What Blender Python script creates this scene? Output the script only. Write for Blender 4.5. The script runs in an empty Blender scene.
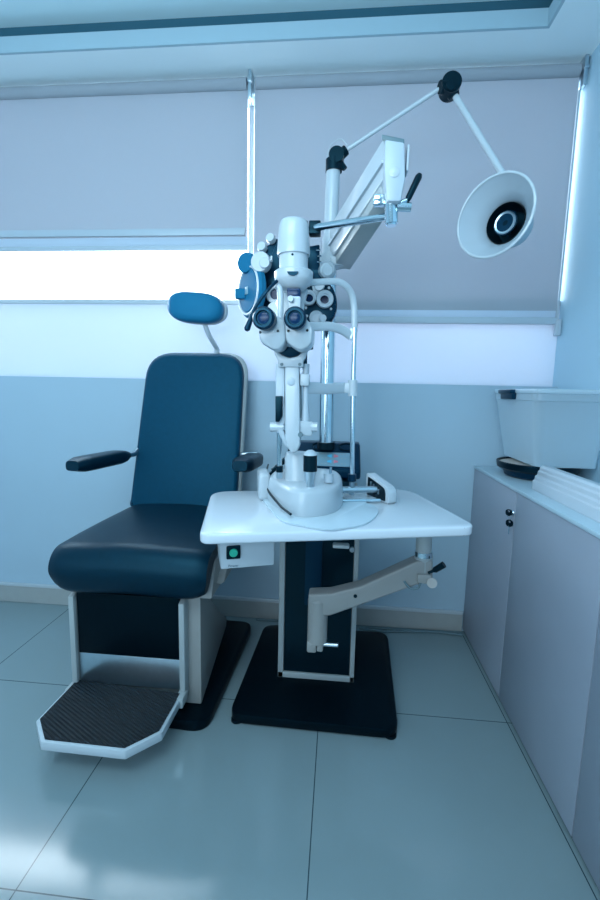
import bpy, bmesh, math, random
from mathutils import Vector as V, Matrix
random.seed(4)
PI = math.pi
scene = bpy.context.scene
col = scene.collection

# ------------------------------------------------------------------ camera
F, YAW, PITCH, ROLL, H = 433.3, .0877, .1343, .0216, 1.2
_cy, _sy, _cp, _sp = math.cos(YAW), math.sin(YAW), math.cos(PITCH), math.sin(PITCH)
FW = V((-_sy*_cp, _cy*_cp, -_sp)); RT = V((_cy, _sy, 0)); UP = RT.cross(FW)
R_ = RT*math.cos(ROLL) + UP*math.sin(ROLL)
U_ = UP*math.cos(ROLL) - RT*math.sin(ROLL)
CAM = V((0, 0, H))
cd = bpy.data.cameras.new('camera'); cam = bpy.data.objects.new('camera', cd); col.objects.link(cam)
cam.matrix_world = Matrix(((R_.x, U_.x, -FW.x, 0), (R_.y, U_.y, -FW.y, 0), (R_.z, U_.z, -FW.z, H), (0, 0, 0, 1)))
cd.sensor_fit = 'VERTICAL'; cd.sensor_height = 36; cd.lens = F/900*36
cd.clip_start = .02
scene.camera = cam

def _ray(px, py): return R_*(px-300) - U_*(py-450) + FW*F
def P(px, py, y):
    """survey point of the room at depth y, read off the calibrated view"""
    d = _ray(px, py); return CAM + d*(y/d.y)
def PZ(px, py, z):
    d = _ray(px, py); return CAM + d*((z-H)/d.z)
def m_(n, y): return n*y/F*1.01       # pixels -> metres at depth y

# ------------------------------------------------------------------ materials
def mat(name, rgb, rough=.5, metal=0, noise=.04, scale=30, bump=0, bscale=200, emis=None, es=0, spec=.5, coat=0, alpha=1, trans=0, sheen=0, st=None):
    m = bpy.data.materials.new(name); m.use_nodes = True
    nt = m.node_tree; b = nt.nodes['Principled BSDF']
    tc = nt.nodes.new('ShaderNodeTexCoord')
    nz = nt.nodes.new('ShaderNodeTexNoise'); nz.inputs['Scale'].default_value = scale
    nt.links.new(tc.outputs['Object'], nz.inputs['Vector'])
    mx = nt.nodes.new('ShaderNodeMix'); mx.data_type = 'RGBA'
    mx.inputs[6].default_value = (*[c*(1-noise) for c in rgb], 1)
    mx.inputs[7].default_value = (*[min(1, c*(1+noise)) for c in rgb], 1)
    nt.links.new(nz.outputs['Fac'], mx.inputs[0]); nt.links.new(mx.outputs[2], b.inputs['Base Color'])
    b.inputs['Roughness'].default_value = rough; b.inputs['Metallic'].default_value = metal
    b.inputs['Specular IOR Level'].default_value = spec
    b.inputs['Coat Weight'].default_value = coat
    if st: b.inputs['Specular Tint'].default_value = (*st, 1)
    b.inputs['Alpha'].default_value = alpha
    b.inputs['Transmission Weight'].default_value = trans
    if emis: b.inputs['Emission Color'].default_value = (*emis, 1); b.inputs['Emission Strength'].default_value = es
    if bump:
        n2 = nt.nodes.new('ShaderNodeTexNoise'); n2.inputs['Scale'].default_value = bscale
        nt.links.new(tc.outputs['Object'], n2.inputs['Vector'])
        bp = nt.nodes.new('ShaderNodeBump'); bp.inputs['Strength'].default_value = bump; bp.inputs['Distance'].default_value = .002
        nt.links.new(n2.outputs['Fac'], bp.inputs['Height']); nt.links.new(bp.outputs['Normal'], b.inputs['Normal'])
    return m

M = {}
M['wall'] = mat('wall_paint', (.50, .62, .70), .7, noise=.02, scale=3)
M['walllow'] = mat('wall_paint_lower', (.36, .50, .60), .6, noise=.03, scale=3)
M['wallright'] = mat('wall_paint_right', (.42, .62, .74), .6, noise=.02, scale=3)
M['ceiling'] = mat('ceiling_paint', (.60, .80, .86), .8, noise=.01, scale=3)
M['soffit'] = mat('soffit_lit_tone', (.74, .86, .90), .8, noise=.01, scale=3)  # ceiling white raised to paint in window light on the soffit
M['fascia'] = mat('fascia_dimmed_tone', (.34, .49, .57), .8, noise=.01)  # ceiling colour lowered to paint in the fascia's dimmer light
M['coveshade'] = mat('cove_shade_paint', (.02, .10, .15), .8)  # dark colour paints the shade inside the cove
M['base'] = mat('baseboard_tile', (.34, .37, .37), .25, noise=.05, scale=20)
M['white'] = mat('white_enamel', (.44, .51, .56), .28, noise=.01, coat=.2)
M['plastic'] = mat('white_plastic', (.41, .49, .555), .35, noise=.01)
M['tabletop'] = mat('white_laminate', (.63, .69, .75), .22, noise=.01, coat=.3)
M['cream'] = mat('cream_enamel', (.27, .28, .275), .4, noise=.02)
M['creamlt'] = mat('cream_enamel_light', (.33, .38, .395), .35, noise=.02)
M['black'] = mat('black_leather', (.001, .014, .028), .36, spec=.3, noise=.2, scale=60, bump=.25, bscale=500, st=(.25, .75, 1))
M['blackhaze'] = mat('black_leather_haze', (.002, .042, .084), .5, spec=.3, noise=.12, scale=60, bump=.2, bscale=500, st=(.25, .75, 1))  # black leather lifted towards blue, flare haze painted into the colour
M['hazeleather'] = mat('leather_haze_tint', (.010, .14, .27), .5, spec=.3, noise=.06, scale=40, bump=.15, bscale=500, st=(.25, .75, 1))  # headrest leather made bluer still to paint in the haze
M['plate'] = mat('black_steel', (.001, .004, .007), .36, spec=.11, noise=.3, scale=90, bump=.3, bscale=300, st=(.25, .75, 1))
M['blackp'] = mat('black_plastic', (.0015, .008, .014), .3, spec=.25, st=(.25, .75, 1))
M['navy'] = mat('navy_plastic', (.002, .018, .042), .3, spec=.3, st=(.25, .75, 1))
M['navylt'] = mat('hazy_blue_plastic', (.012, .13, .25), .6, spec=.12, st=(.25, .75, 1))
M['rubber'] = mat('black_rubber', (.002, .006, .01), .6, spec=.2, noise=.3, st=(.25, .75, 1))
M['chrome'] = mat('chrome', (.60, .72, .78), .12, 1, noise=.02)
M['steel'] = mat('brushed_steel', (.50, .60, .66), .28, 1, noise=.08, scale=50)
M['glasslens'] = mat('lens_glass', (.002, .025, .08), .2, spec=.25)
M['green'] = mat('green_switch', (.02, .35, .25), .3, emis=(.02, .6, .4), es=.12)
M['red'] = mat('red_button', (.7, .22, .28), .4)
M['cyan'] = mat('blue_button', (.12, .55, .8), .4)
M['screen'] = mat('grey_membrane', (.22, .36, .44), .35)
M['text'] = mat('grey_print', (.05, .10, .14), .5)
M['cab'] = mat('cabinet_laminate', (.31, .35, .42), .35, noise=.04, scale=8)
M['cabtop'] = mat('cabinet_top', (.46, .60, .68), .3, noise=.02)
M['kick'] = mat('kickplate', (.02, .05, .07), .5)
M['brown'] = mat('tan_inlay', (.50, .42, .36), .4, noise=.15, scale=40)
M['cable'] = mat('grey_cable', (.10, .17, .20), .5)

def translucent(name, rgb, tr, k, emis=0):
    m = bpy.data.materials.new(name); m.use_nodes = True; nt = m.node_tree; nt.nodes.clear()
    o = nt.nodes.new('ShaderNodeOutputMaterial'); d = nt.nodes.new('ShaderNodeBsdfDiffuse'); t = nt.nodes.new('ShaderNodeBsdfTranslucent')
    mx = nt.nodes.new('ShaderNodeMixShader'); mx.inputs[0].default_value = k
    tc = nt.nodes.new('ShaderNodeTexCoord'); nz = nt.nodes.new('ShaderNodeTexNoise'); nz.inputs['Scale'].default_value = 600
    nt.links.new(tc.outputs['Object'], nz.inputs['Vector'])
    mc = nt.nodes.new('ShaderNodeMix'); mc.data_type = 'RGBA'
    mc.inputs[6].default_value = (*[c*.93 for c in rgb], 1); mc.inputs[7].default_value = (*[min(1, c*1.07) for c in rgb], 1)
    nt.links.new(nz.outputs['Fac'], mc.inputs[0]); nt.links.new(mc.outputs[2], d.inputs['Color'])
    t.inputs['Color'].default_value = (*tr, 1)
    nt.links.new(d.outputs[0], mx.inputs[1]); nt.links.new(t.outputs[0], mx.inputs[2])
    nt.links.new(mx.outputs[0], o.inputs[0]); return m
M['fabric'] = translucent('blind_fabric', (.42, .48, .54), (.47, .47, .52), .31)
M['hem'] = translucent('blind_hem', (.60, .70, .80), (.8, .85, .95), .30)
M['wallglow'] = translucent('backlit_wall_band', (.62, .69, .78), (.74, .78, .86), .25)  # wall band material, translucent so that it glows

def clear(name, tint, k, rough=.1):
    m = bpy.data.materials.new(name); m.use_nodes = True; nt = m.node_tree; nt.nodes.clear()
    o = nt.nodes.new('ShaderNodeOutputMaterial'); t = nt.nodes.new('ShaderNodeBsdfTransparent'); g = nt.nodes.new('ShaderNodeBsdfPrincipled')
    t.inputs[0].default_value = (*tint, 1); g.inputs['Base Color'].default_value = (.70, .84, .92, 1); g.inputs['Roughness'].default_value = rough
    mx = nt.nodes.new('ShaderNodeMixShader'); fr = nt.nodes.new('ShaderNodeLayerWeight'); fr.inputs[0].default_value = .3
    ma = nt.nodes.new('ShaderNodeMath'); ma.operation = 'MULTIPLY_ADD'; ma.inputs[1].default_value = .5; ma.inputs[2].default_value = k; ma.use_clamp = True
    nt.links.new(fr.outputs['Facing'], ma.inputs[0]); nt.links.new(ma.outputs[0], mx.inputs[0])
    nt.links.new(t.outputs[0], mx.inputs[1]); nt.links.new(g.outputs[0], mx.inputs[2]); nt.links.new(mx.outputs[0], o.inputs[0]); return m
M['pane'] = clear('window_glass', (.95, .98, 1), .02, .02)
M['boxplastic'] = clear('clear_storage_plastic', (.80, .92, .97), .38, .25)
M['plateclear'] = clear('satin_plate', (.78, .86, .92), .5, .12)

def floor_mat():
    m = bpy.data.materials.new('polished_tiles'); m.use_nodes = True; nt = m.node_tree; b = nt.nodes['Principled BSDF']
    g = nt.nodes.new('ShaderNodeNewGeometry'); sp = nt.nodes.new('ShaderNodeSeparateXYZ'); nt.links.new(g.outputs['Position'], sp.inputs[0])
    T = .6964
    def line(out, off):
        a = nt.nodes.new('ShaderNodeMath'); a.operation = 'SUBTRACT'; a.inputs[1].default_value = off - T*20; nt.links.new(out, a.inputs[0])
        w = nt.nodes.new('ShaderNodeMath'); w.operation = 'MODULO'; w.inputs[1].default_value = T; nt.links.new(a.outputs[0], w.inputs[0])
        c = nt.nodes.new('ShaderNodeMath'); c.operation = 'COMPARE'; c.inputs[1].default_value = .0016; c.inputs[2].default_value = .0016
        nt.links.new(w.outputs[0], c.inputs[0]); return c.outputs[0]
    mxl = nt.nodes.new('ShaderNodeMath'); mxl.operation = 'MAXIMUM'
    nt.links.new(line(sp.outputs[0], -.0392), mxl.inputs[0]); nt.links.new(line(sp.outputs[1], 1.5202), mxl.inputs[1])
    nz = nt.nodes.new('ShaderNodeTexNoise'); nz.inputs['Scale'].default_value = 2.2; nz.inputs['Detail'].default_value = 6
    nt.links.new(g.outputs['Position'], nz.inputs['Vector'])
    mc = nt.nodes.new('ShaderNodeMix'); mc.data_type = 'RGBA'; mc.inputs[6].default_value = (.19, .26, .28, 1); mc.inputs[7].default_value = (.225, .305, .33, 1)
    nt.links.new(nz.outputs['Fac'], mc.inputs[0])
    m2 = nt.nodes.new('ShaderNodeMix'); m2.data_type = 'RGBA'; m2.inputs[7].default_value = (.03, .06, .075, 1)
    nt.links.new(mc.outputs[2], m2.inputs[6]); nt.links.new(mxl.outputs[0], m2.inputs[0]); nt.links.new(m2.outputs[2], b.inputs['Base Color'])
    b.inputs['Roughness'].default_value = .13; b.inputs['Specular IOR Level'].default_value = .45
    n3 = nt.nodes.new('ShaderNodeTexNoise'); n3.inputs['Scale'].default_value = 3; nt.links.new(g.outputs['Position'], n3.inputs['Vector'])
    mr = nt.nodes.new('ShaderNodeMapRange'); mr.inputs[3].default_value = .08; mr.inputs[4].default_value = .2
    nt.links.new(n3.outputs['Fac'], mr.inputs[0]); nt.links.new(mr.outputs[0], b.inputs['Roughness'])
    return m
M['floor'] = floor_mat()

def tread_mat():
    m = mat('ribbed_rubber', (.002, .006, .010), .45, spec=.35)
    nt = m.node_tree; b = nt.nodes['Principled BSDF']; g = nt.nodes.new('ShaderNodeNewGeometry'); mp = nt.nodes.new('ShaderNodeMapping')
    mp.inputs['Rotation'].default_value = (0, 0, .5); nt.links.new(g.outputs['Position'], mp.inputs[0])
    w = nt.nodes.new('ShaderNodeTexWave'); w.inputs['Scale'].default_value = 28; w.bands_direction = 'Y'; nt.links.new(mp.outputs[0], w.inputs[0])
    bp = nt.nodes.new('ShaderNodeBump'); bp.inputs['Distance'].default_value = .003; nt.links.new(w.outputs['Fac'], bp.inputs['Height']); nt.links.new(bp.outputs[0], b.inputs['Normal'])
    return m
M['tread'] = tread_mat()

# ------------------------------------------------------------------ geometry helpers
def B(): return bmesh.new()
def merge(bm, other):
    me = bpy.data.meshes.new('t'); other.to_mesh(me); other.free(); bm.from_mesh(me); bpy.data.meshes.remove(me)
def orient(a, b):
    d = (b-a); q = d.to_track_quat('Z', 'Y'); return q.to_matrix().to_4x4()
def box(bm, c, s, bev=0, seg=2, rot=None):
    t = bmesh.new(); bmesh.ops.create_cube(t, size=1)
    bmesh.ops.scale(t, vec=V(s), verts=t.verts)
    if bev: bmesh.ops.bevel(t, geom=t.edges[:], offset=min(bev, min(s)*.49), segments=seg, affect='EDGES', profile=.5)
    if rot is not None: bmesh.ops.transform(t, matrix=rot, verts=t.verts)
    bmesh.ops.translate(t, vec=V(c), verts=t.verts); merge(bm, t); return bm
def rz(a): return Matrix.Rotation(a, 4, 'Z')
def rx(a): return Matrix.Rotation(a, 4, 'X')
def ry(a): return Matrix.Rotation(a, 4, 'Y')
def tube(bm, pts, r, n=14, cap=True):
    pts = [V(p) for p in pts]; rs = r if isinstance(r, (list, tuple)) else [r]*len(pts)
    rings = []; prev = None
    for i, p in enumerate(pts):
        d = (pts[min(i+1, len(pts)-1)] - pts[max(i-1, 0)]).normalized()
        if prev is None: u = d.orthogonal().normalized()
        else: u = (prev - d*prev.dot(d)).normalized()
        prev = u; w = d.cross(u)
        rings.append([bm.verts.new(p + (u*math.cos(2*PI*k/n) + w*math.sin(2*PI*k/n))*rs[i]) for k in range(n)])
    for a, b in zip(rings, rings[1:]):
        for k in range(n): bm.faces.new((a[k], a[(k+1) % n], b[(k+1) % n], b[k]))
    if cap: bm.faces.new(rings[0][::-1]); bm.faces.new(rings[-1])
    return bm
def smoothpath(pts, k=6):
    pts = [V(p) for p in pts]; out = []
    for i in range(len(pts)-1):
        p0, p1, p2, p3 = pts[max(i-1, 0)], pts[i], pts[i+1], pts[min(i+2, len(pts)-1)]
        for j in range(k):
            t = j/k; out.append(.5*((2*p1)+(p2-p0)*t+(2*p0-5*p1+4*p2-p3)*t*t+(3*p1-p0-3*p2+p3)*t**3))
    out.append(pts[-1]); return out
def lathe(bm, prof, o, axis=(0, 0, 1), n=28):
    """prof: list of (radius, height) along axis from origin o"""
    a = V(axis).normalized(); M4 = a.to_track_quat('Z', 'Y').to_matrix().to_4x4(); o = V(o)
    rings = []
    for r, h in prof:
        if r < 1e-6: rings.append([bm.verts.new(o + M4 @ V((0, 0, h)))])
        else: rings.append([bm.verts.new(o + M4 @ V((r*math.cos(2*PI*k/n), r*math.sin(2*PI*k/n), h))) for k in range(n)])
    for A, Bq in zip(rings, rings[1:]):
        for k in range(n):
            if len(A) == 1 and len(Bq) == 1: continue
            if len(A) == 1: bm.faces.new((A[0], Bq[(k+1) % n], Bq[k]))
            elif len(Bq) == 1: bm.faces.new((A[k], A[(k+1) % n], Bq[0]))
            else: bm.faces.new((A[k], A[(k+1) % n], Bq[(k+1) % n], Bq[k]))
    return bm
def prism(bm, poly, ext, bev=0, seg=2):
    """poly: list of 3d points (planar), extruded by vector ext"""
    t = bmesh.new(); f = t.faces.new([t.verts.new(V(p)) for p in poly])
    r = bmesh.ops.extrude_face_region(t, geom=[f]); vs = [g for g in r['geom'] if isinstance(g, bmesh.types.BMVert)]
    bmesh.ops.translate(t, vec=V(ext), verts=vs); bmesh.ops.recalc_face_normals(t, faces=t.faces[:])
    if bev: bmesh.ops.bevel(t, geom=t.edges[:], offset=bev, segments=seg, affect='EDGES', profile=.5)
    merge(bm, t); return bm
def hexa(bm, near, far, bev=0):
    t = bmesh.new(); a = [t.verts.new(V(p)) for p in near]; b = [t.verts.new(V(p)) for p in far]; n = len(a)
    t.faces.new(a); t.faces.new(b[::-1])
    for k in range(n): t.faces.new((a[k], b[k], b[(k+1) % n], a[(k+1) % n]))
    bmesh.ops.recalc_face_normals(t, faces=t.faces[:])
    if bev: bmesh.ops.bevel(t, geom=t.edges[:], offset=bev, segments=2, affect='EDGES', profile=.5)
    merge(bm, t); return bm
def rpoly(pts, r, k=5):
    """round the corners of a 2d polygon; r a radius or list of radii"""
    out = []; n = len(pts)
    for i in range(n):
        p = V(pts[i]); a = V(pts[i-1]); b = V(pts[(i+1) % n]); rr = r[i] if isinstance(r, (list, tuple)) else r
        da = (a-p).normalized(); db = (b-p).normalized(); rr = min(rr, (a-p).length*.49, (b-p).length*.49)
        s, e = p+da*rr, p+db*rr
        for j in range(k+1):
            t = j/k; out.append(s*(1-t)**2 + p*2*t*(1-t) + e*t*t)
    return out

def smooth(o, ang=35):
    me = o.data
    for p in me.polygons: p.use_smooth = True
    try: me.set_sharp_from_angle(angle=math.radians(ang))
    except Exception: pass
def origin(r):
    o = V((0, 0, 0))
    while r is not None: o = o + V(r.location); r = r.parent
    return o
def obj(name, bm, m, parent=None, sm=True, kind=None, sub=0):
    bmesh.ops.recalc_face_normals(bm, faces=bm.faces[:])
    me = bpy.data.meshes.new(name); off = origin(parent) if parent else V((0, 0, 0))
    if parent: bmesh.ops.translate(bm, vec=-off, verts=bm.verts)
    bm.to_mesh(me); bm.free(); me.materials.append(m)
    o = bpy.data.objects.new(name, me); col.objects.link(o)
    if parent: o.parent = parent
    if sub:
        md = o.modifiers.new('sub', 'SUBSURF'); md.levels = md.render_levels = sub
    if sm: smooth(o)
    if kind: o['kind'] = kind
    return o
def recenter(o):
    """move a top-level mesh's origin to the middle of its base"""
    vs = [v.co for v in o.data.vertices]; lo = V([min(v[i] for v in vs) for i in range(3)]); hi = V([max(v[i] for v in vs) for i in range(3)])
    c = V(((lo.x+hi.x)/2, (lo.y+hi.y)/2, lo.z)); o.data.transform(Matrix.Translation(-c)); o.location = c
def thing(name, label, cat, loc, group=None):
    o = bpy.data.objects.new(name, None); col.objects.link(o); o.location = loc; o.empty_display_size = .1
    o['label'] = label; o['category'] = cat
    if group: o['group'] = group
    return o
def struct(name, bm, m, parent=None):
    return obj(name, bm, m, parent, sm=False, kind=None if parent else 'structure')
def bx(lo, hi, bev=0):
    lo, hi = V(lo), V(hi); return box(B(), (lo+hi)/2, hi-lo, bev)
def label(o, t): o['label'] = t; return o

# ------------------------------------------------------------------ room
YW, YN, XR, XL, YF = 2.147, 2.20, 1.014, -2.5, -1.9
ZS, ZC, ZU = 1.247, 2.64, 2.762
struct('floor', bx((XL-.1, YF-.1, -.05), (XR+.1, YN+.15, 0)), M['floor'])
bm = bx((XL, YW, 0), (XR, YN+.1, ZS)); struct('wall_back', bm, M['walllow'])
bm = bx((XL, YN, 2.575), (XR, YN+.1, 2.9)); struct('wall_back_top', bm, M['wall'])
struct('wall_right', bx((XR, YF, 0), (XR+.1, YN+.15, 2.9)), M['wallright'])
struct('wall_left', bx((XL-.1, YF, 0), (XL, YN+.15, 2.9)), M['wall'])
struct('wall_front', bx((XL, YF-.1, 0), (XR, YF, 2.9)), M['wall'])
# ceiling: perimeter soffit, fascia, dark strip painted as cove shade, raised tray
SY, SX = 1.995, .775
bm = bx((XL, SY, ZC), (XR, YN, ZC+.02)); merge(bm, bx((SX, YF, ZC), (XR, SY, ZC+.02)))
struct('ceiling', bx((XL, YF, ZU), (XR, YN, ZU+.05)), M['ceiling'])
struct('ceiling_soffit', bm, M['soffit'])
bm = bx((XL, SY-.012, ZC), (SX, SY, ZC+.064)); merge(bm, bx((SX-.012, YF, ZC), (SX, SY-.012, ZC+.064)))
struct('trim_1', bm, M['fascia'])
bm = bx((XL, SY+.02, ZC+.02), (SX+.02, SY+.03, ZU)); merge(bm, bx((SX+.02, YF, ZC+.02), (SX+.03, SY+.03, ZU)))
struct('cove_shade_strip', bm, M['coveshade'])
bm = bx((XL, YW-.012, 0), (.66, YW, .095), .003); struct('baseboard_back', bm, M['base'])
bm = bx((XL, YW-.016, .095), (.66, YW, .112), .003); struct('trim_3', bm, M['white'])

# window behind the blinds
win = bpy.data.objects.new('window_1', None); col.objects.link(win); win.location = (-.7, YN+.03, ZS); win['kind'] = 'structure'
obj('window_pane', bx((XL+.1, YN+.04, 1.66), (XR-.005, YN+.044, 2.577)), M['pane'], win, sm=False)
obj('backlit_wall_band', bx((XL, YN+.0, ZS), (XR, YN+.006, 1.625)), M['wallglow'], win, sm=False)  # wall band made translucent so outside light brightens it
bm = bx((XL, YN-.006, 1.622), (XR, YN+.05, 1.645), .003)
for x in (-2.3, -.46): merge(bm, bx((x-.012, YN+.02, 1.64), (x+.012, YN+.06, 2.577), .003))
obj('window_frame', bm, M['white'], win)

# ------------------------------------------------------------------ roller blinds
YB = 2.165
def blind(x0, x1, zb, lab, bars, grp='roller blinds across the window'):
    t = thing('roller_blind', lab, 'blind', ((x0+x1)/2, YB, zb), grp)
    bm = B(); tube(bm, [(x0+.01, YB, 2.593), (x1-.01, YB, 2.593)], .026, 20); obj('roller_tube', bm, M['fabric'], t)
    obj('blind_fabric', bx((x0+.006, YB-.0005, zb), (x1-.006, YB+.0005, 2.59)), M['fabric'], t, sm=False)
    return t
bl = blind(-2.3, -.461, 1.872, 'shorter grey roller blind with bright bare window strip below it', 1)
obj('bottom_bar', bx((-2.3, YB-.012, 1.935), (-.478, YB-.001, 1.968), .003), M['plastic'], bl)
obj('hem', bx((-2.3, YB-.004, 1.872), (-.462, YB-.001, 1.930), .001), M['hem'], bl)
obj('hem_bar', bx((-2.3, YB-.007, 1.868), (-.462, YB+.002, 1.892), .003), M['plastic'], bl)
br = blind(-.440, .990, 1.592, 'wide grey fabric roller blind behind the round lamp, hanging lower than its neighbour', 1)
obj('hem', bx((-.432, YB-.002, 1.562), (.98, YB+.002, 1.594), .001), M['hem'], br)
obj('bottom_bar', bx((-.432, YB-.009, 1.532), (.985, YB+.009, 1.563), .005), M['plastic'], br)
obj('end_cap', bx((.982, YB-.012, 1.48), (1.008, YB+.012, 1.556), .006), M['plastic'], br)
for x, t in ((1.0, br), (-.449, bl)):
    bm = bx((x-.012, YB-.03, 2.52), (x+.004, YB+.03, ZC-.002), .003)
    merge(bm, bx((x-.014, YB-.034, 2.585), (x+.006, YB-.02, 2.60), .002))
    label(obj('bracket', bm, M['steel'], t), 'steel wall bracket')
bm = B()
for i in range(110): lathe(bm, [(0, -.0022), (.0018, -.0010), (.0018, .0010), (0, .0022)], (-.455, YB-.02, 2.55-i*.006), n=6)
obj('bead_chain', bm, M['plastic'], bl)
bm = bx((.986, YB+.0, 1.55), (.996, YB+.02, 2.52), .002); obj('side_guide', bm, M['plastic'], br)

# ------------------------------------------------------------------ examination chair
ch = thing('examination_chair', 'black leather patient examination chair with raised haze-tinted headrest and footrest', 'chair', (-.72, 1.65, 0))
bm = B(); prism(bm, [(p.x, p.y, .0) for p in rpoly([V((-.98, 1.375, 0)), V((-.425, 1.34, 0)), V((-.395, 2.03, 0)), V((-.95, 2.03, 0))], .07)], (0, 0, .042), .008)
obj('base_plate', bm, M['plate'], ch)
# pedestal with sloping back, cream side skins
side = [(1.425, .045), (1.425, .49), (1.47, .48), (1.72, .27), (1.97, .085), (1.97, .043)]
bm = B(); hexa(bm, [(-.925+(y-1.425)*.1, y, z) for y, z in side], [(-.470-(y-1.425)*.09, y, z) for y, z in side], .006)
obj('pedestal', bm, M['cream'], ch)
for x0 in (-.945, -.538):
    bm = B(); prism(bm, [(x0, 1.385, .455), (x0, 1.43, .47), (x0, 1.43, .10), (x0, 1.385, .085)], (.021, 0, 0), .004)
    rl = obj('side_rail', bm, M['creamlt'], ch)
    bm = bx((x0-.004, 1.345, .085), (x0+.026, 1.40, .122), .005); obj('hinge_block', bm, M['creamlt'], rl)
    box(bm := B(), (x0+.011, 1.343, .103), (.010, .006, .010), .002); obj('hinge_screw', bm, M['steel'], rl)
bm = bx((-.919, 1.395, .235), (-.538, 1.42, .47), .004); obj('leg_panel', bm, M['plate'], ch)
bm = bx((-.919, 1.398, .118), (-.538, 1.42, .235), .002); label(obj('kick_plate', bm, M['steel'], ch), 'brushed steel kick plate')
# footrest
fp = [(-.945, 1.40), (-.950, 1.20), (-.878, 1.122), (-.606, 1.118), (-.526, 1.20), (-.522, 1.375)]
cx0, cy0 = -.735, 1.27
bm = B(); prism(bm, [(x, y, .088) for x, y in fp], (0, 0, .030), .004); fr = obj('footrest', bm, M['white'], ch)
bm = B(); prism(bm, [(cx0+(x-cx0)*.95, cy0+(y-cy0)*(.935 if y < 1.3 else 1), .1185) for x, y in fp], (0, 0, .004)); label(obj('tread_mat', bm, M['tread'], fr), 'black ribbed rubber tread mat')
# seat
bm = B(); t = bmesh.new()
prof = rpoly([V((1.352, .482, 0)), V((1.322, .58, 0)), V((1.365, .656, 0)), V((1.62, .668, 0)), V((1.93, .672, 0)), V((1.93, .485, 0))], [.035, .05, .05, .1, .03, .02], 6)
N = 28
rings = []
for i in range(N+1):
    s = -1+2*i/N; e = 1 - .055*abs(s)**6
    hw = lambda y: .280 - max(0, (y-1.45))*.06
    ring = []
    for p in prof:
        y = 1.62+(p.x-1.62)*(1 - .05*abs(s)**10); z = .58+(p.y-.58)*(1 - .20*abs(s)**10) + .004*math.cos(s*PI)
        ring.append(t.verts.new((-.703 + s*hw(p.x)*(1-.07*max(0, (.56-z)/.08)), y, z)))
    rings.append(ring)
for a, b in zip(rings, rings[1:]):
    for k in range(len(a)): t.faces.new((a[k], a[(k+1) % len(a)], b[(k+1) % len(a)], b[k]))
t.faces.new(rings[0]); t.faces.new(rings[-1][::-1]); merge(bm, t)
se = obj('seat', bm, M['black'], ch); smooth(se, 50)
bm = B(); prism(bm, [(-.95, 1.46, .50), (-.95, 1.93, .50), (-.95, 1.93, .60), (-.95, 1.60, .60)], (.555, 0, 0), .01); obj('seat_shell', bm, M['cream'], ch)
bm = B(); prism(bm, [(-.50, 1.40, .472), (-.50, 1.95, .472), (-.50, 1.95, .625), (-.50, 1.46, .59)], (.078, 0, 0), .006); obj('seat_side_cover', bm, M['cream'], ch)
# backrest: padded panel + light shell behind, leaning back
def backpanel(xc0, xc1, wb, wt, y0, y1, z0, z1, th, rt, rb):
    hgt = z1-z0
    p2 = rpoly([V((-wb, 0)), V((wb, 0)), V((wt, hgt)), V((-wt, hgt))], [rb, rb, rt, rt], 7)
    out = []
    for p in p2:
        k = p.y/hgt; out.append(V((xc0+(xc1-xc0)*k+p.x, y0+(y1-y0)*k, z0+p.y)))
    return out
pts = backpanel(-.708, -.682, .252, .232, 1.88, 2.02, .64, 1.362, .06, .115, .03)
bm = B(); prism(bm, pts, (0, .055, .012), .018, 3); bk = obj('backrest', bm, M['blackhaze'], ch)
pts = backpanel(-.702, -.674, .256, .238, 1.925, 2.063, .64, 1.372, .04, .115, .03)
bm = B(); prism(bm, pts, (0, .035, .006), .010, 3); obj('backrest_shell', bm, M['creamlt'], ch)
# armrests
def arm(p0, p1, w, h):
    d = (p1-p0).normalized(); s = d.cross(V((0, 0, 1))).normalized(); u = s.cross(d)
    bm = B(); N = 9; n = 16; rr = []
    for i in range(N+1):
        k = i/N; c = p0+(p1-p0)*k; e = (1-(abs(2*k-1))**8*.35)*(1 if k < .8 else 1-.25*(k-.8)/.2)
        ring = []
        for j in range(n):
            a = 2*PI*j/n; ca, sa = math.cos(a), math.sin(a)
            ring.append(bm.verts.new(c + s*(math.copysign(abs(ca)**.55, ca)*w*e) + u*(math.copysign(abs(sa)**.6, sa)*h*e)))
        rr.append(ring)
    for a, b in zip(rr, rr[1:]):
        for j in range(n): bm.faces.new((a[j], a[(j+1) % n], b[(j+1) % n], b[j]))
    bm.faces.new(rr[0]); bm.faces.new(rr[-1][::-1]); return bm
a0, a1 = P(72, 466, 1.52), P(127, 455, 1.88)
o = obj('armrest', arm(a0, a1, .042, .030), M['black'], ch)
bm = B(); tube(bm, [a1-V((0, .03, 0)), a1+V((.02, .03, .0)), V((-.93, 1.98, .93)), V((-.87, 1.985, .94))], .011); obj('arm_bracket', bm, M['steel'], o)
a0, a1 = P(240, 466, 1.58), P(257, 458, 1.88)
o = obj('armrest', arm(a0, a1, .042, .030), M['black'], ch)
bm = B(); tube(bm, [a1-V((0, .03, 0)), a1+V((-.01, .05, 0)), V((-.37, 1.98, .91)), V((-.47, 1.985, .90))], .011); obj('arm_bracket', bm, M['steel'], o)
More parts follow.
